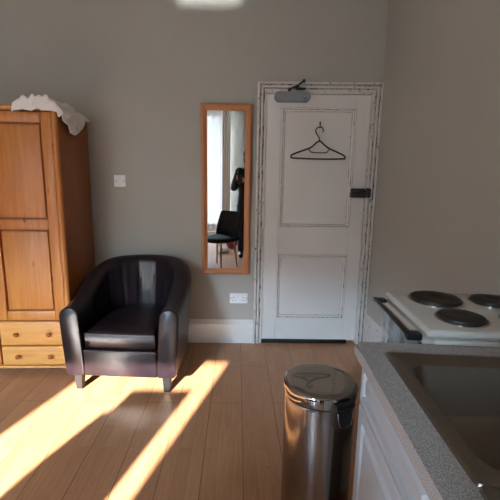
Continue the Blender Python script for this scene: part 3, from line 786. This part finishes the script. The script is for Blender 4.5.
# local coords: faces +y. hands reach to the phone just behind the lens, at (-PX, -PY)
hx, hy, hz_ = -PX, -PY - .035, 1.325
J = [((0, 0, .95), .125), ((0, 0, 1.10), .115), ((0, .0, 1.28), .125), ((0, 0, 1.42), .075), ((0, .005, 1.505), .050), ((0, .03, 1.585), (.060, .072)), ((0, .03, 1.66), (.074, .090)), ((0, .025, 1.735), (.066, .078)),
     ((-.15, 0, 1.41), .06), ((-.24, .05, 1.17), .046), ((-.215, .22, 1.255), .034), ((hx - .01, hy - .05, hz_ - .01), .026), 
     ((.15, 0, 1.41), .06), ((.22, .08, 1.18), .046), ((.08, .22, 1.24), .034), ((hx + .085, hy - .04, hz_ - .04), .026),
     ((-.095, 0, .88), .095), ((-.10, .02, .50), .062), ((-.105, 0, .10), .042), ((-.11, .05, .045), .036), ((-.115, .15, .03), .028),
     ((.095, 0, .88), .095), ((.11, .02, .50), .062), ((.12, 0, .10), .042), ((.125, .05, .045), .036), ((.135, .15, .03), .028)]
E_ = [(0, 1), (1, 2), (2, 3), (3, 4), (4, 5), (5, 6), (6, 7), (3, 8), (8, 9), (9, 10), (10, 11), (3, 12), (12, 13), (13, 14), (14, 15), (0, 16), (16, 17), (17, 18), (18, 19), (19, 20), (0, 21), (21, 22), (22, 23), (23, 24), (24, 25)]
skin_mesh('body', J, E_, 'skin', ps)
def grow(ix, add): 
    return [(J[i][0], J[i][1] + add) for i in ix]
bm = BM()
def oval(z, rx, ry, cy=0.0, n=28): return [(rx * cos(2 * pi * k / n), cy + ry * sin(2 * pi * k / n), z) for k in range(n)]
loft(bm, [oval(.62, .195, .150), oval(.63, .200, .155), oval(.80, .195, .150), oval(.95, .178, .138), oval(1.08, .165, .128), oval(1.22, .180, .138), oval(1.34, .196, .138), oval(1.41, .188, .122), oval(1.46, .130, .092), oval(1.48, .070, .066), oval(1.50, .068, .066), oval(1.495, .056, .056)], False)
for ids in ((8, 9, 10, 11), (12, 13, 14, 15)):
    p_ = [Vector(J[i][0]) for i in ids]; p_[-1] = p_[2].lerp(p_[3], .72)
    sm = smooth_path(p_, 6); n_ = len(sm)
    tube(bm, sm, [.072 - .034 * i / (n_ - 1) for i in range(n_)], 16)
    t_ = BM(); bmesh.ops.create_uvsphere(t_, u_segments=18, v_segments=12, radius=.076); merge(bm, t_, Matrix.Translation(p_[0]))
obj('coat', bm, 'black_cloth', ps, angle=60)
bm = BM()
loft(bm, [oval(1.02, .150, .120), oval(.93, .165, .130), oval(.86, .172, .132), oval(.80, .170, .128), oval(.78, .10, .10)], False)
for ids in ((16, 17, 18), (21, 22, 23)):
    sm = smooth_path([Vector(J[i][0]) for i in ids], 8); n_ = len(sm)
    tube(bm, sm, [.100 - .038 * i / (n_ - 1) for i in range(n_)], 18)
obj('trousers', bm, 'dark_denim', ps, angle=60)
for s, ax in ((-1, -.11), (1, .125)):
    skin_mesh('shoe', [((ax, -.04, .06), .052), ((ax, .06, .05), .048), ((ax + s * .01, .17, .036), .036)], [(0, 1), (1, 2)], 'shoe_leather', ps)
bm = BM(); bmesh.ops.create_uvsphere(bm, u_segments=32, v_segments=20, radius=1)
for v in bm.verts:
    x, y, z = v.co
    k = 1.0
    if y > .1 and z < .45: k = .80                      # hair line round the face
    fall = .10 * max(0, -z) if y < .2 else 0            # longer at the back
    v.co = Vector((x * .094 * k, -.002 + y * .112 * (k if y > 0 else 1), 1.675 + z * .125 * (1 if z > 0 else .9) - fall)) + Vector((0, 0, .004 * noise.noise(v.co * 6)))
obj('hair', bm, 'hair', ps, angle=80)
for s in (-1, 1):
    bm = BM(); bmesh.ops.create_uvsphere(bm, u_segments=12, v_segments=8, radius=.011)
    o = obj('eye', bm, 'eye_white', ps); o.location = (s * .029, .101, 1.655)
    obj('iris', lathe(BM(), [(0, 0), (.005, 0), (.005, .002), (0, .002)], n=14), 'hair', o).matrix_local = Matrix.Translation((0, .0095, 0)) @ Matrix.Rotation(-pi / 2, 4, 'X')
    bm = BM(); bmesh.ops.create_uvsphere(bm, u_segments=12, v_segments=8, radius=1)
    for v in bm.verts: v.co = Vector((v.co.x * .007, v.co.y * .017, v.co.z * .027))
    o = obj('ear', bm, 'skin', ps); o.location = (s * .080, .03, 1.65)
skin_mesh('nose', [((0, .108, 1.655), .008), ((0, .124, 1.628), .011), ((0, .112, 1.618), .010)], [(0, 1), (1, 2)], 'skin', ps)
bm = BM(); bmesh.ops.create_uvsphere(bm, u_segments=12, v_segments=8, radius=1)
for v in bm.verts: v.co = Vector((v.co.x * .022, v.co.y * .008, v.co.z * .006))
o = obj('mouth', bm, 'lips', ps); o.location = (0, .104, 1.595)
# fingers round the phone
for wx, wy, wz, s in ((hx - .01, hy - .045, hz_ - .01, -1), (hx + .085, hy - .035, hz_ - .04, 1)):
    px = hx + .035
    js = [((wx, wy, wz), .022)]; es = []
    for k, L in enumerate((.9, 1.0, .95, .8)):
        zz = wz + .035 - k * .020; x1 = px + s * .045; b = len(js)
        js += [((x1 + s * .004, hy - .025, zz), .009), ((x1 + s * .006, hy + .012, zz + .004), .008), ((x1 - s * .012 * L, hy + .020, zz + .004), .0065)]
        es += [(0, b), (b, b + 1), (b + 1, b + 2)]
    b = len(js); js += [((px + s * .030, hy - .018, wz + .012), .010), ((px + s * .015, hy - .008, wz + .03), .008)]; es += [(0, b), (b, b + 1)]
    skin_mesh('hand', js, es, 'skin', ps, sub=2)
pc = thing('mobile_phone', 'black mobile phone held up by the person, seen in the mirror', 'phone', (.035, -.024, 1.305))
obj('phone_case', box(BM(), (-.037, -.004, -.075), (.037, .004, .075), .003, 2), 'black_plastic', pc)
obj('lens', lathe(BM(), [(0, .0), (.005, 0), (.005, .001), (0, .001)], n=16), 'chrome', pc).location = (-.022, .005, .06)

# unseen side table and tray, added to give the wall light patch a source
tb = thing('added_side_table', 'unseen small wooden side table added to hold the tray', 'table', (-1.30, -.9, 0))
obj('tabletop', box(BM(), (-.26, -.2, .70), (.26, .2, .725), .006), 'beech_leg', tb)
for sx in (-1, 1):
    for sy in (-1, 1): obj('leg', tube(BM(), [(sx * .23, sy * .17, 0), (sx * .22, sy * .16, .70)], [.011, .016], 12), 'beech_leg', tb)
ty = thing('added_tray', 'unseen polished steel tray added under the wall patch lamp', 'tray', (-1.30, -.9, .726))
obj('tray_base', box(BM(), (-.225, -.15, 0), (.225, .15, .006), .002), 'lid_steel', ty)
sp_d = bpy.data.lights.new('wall_patch_lamp', 'AREA'); sp_d.shape = 'RECTANGLE'; sp_d.size = .43; sp_d.size_y = .26; sp_d.spread = R(1.8)  # lamp added above the tray, standing in for sunlight reflected onto the wall
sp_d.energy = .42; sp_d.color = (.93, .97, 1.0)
sp_o = bpy.data.objects.new('wall_patch_lamp', sp_d); COL.objects.link(sp_o)
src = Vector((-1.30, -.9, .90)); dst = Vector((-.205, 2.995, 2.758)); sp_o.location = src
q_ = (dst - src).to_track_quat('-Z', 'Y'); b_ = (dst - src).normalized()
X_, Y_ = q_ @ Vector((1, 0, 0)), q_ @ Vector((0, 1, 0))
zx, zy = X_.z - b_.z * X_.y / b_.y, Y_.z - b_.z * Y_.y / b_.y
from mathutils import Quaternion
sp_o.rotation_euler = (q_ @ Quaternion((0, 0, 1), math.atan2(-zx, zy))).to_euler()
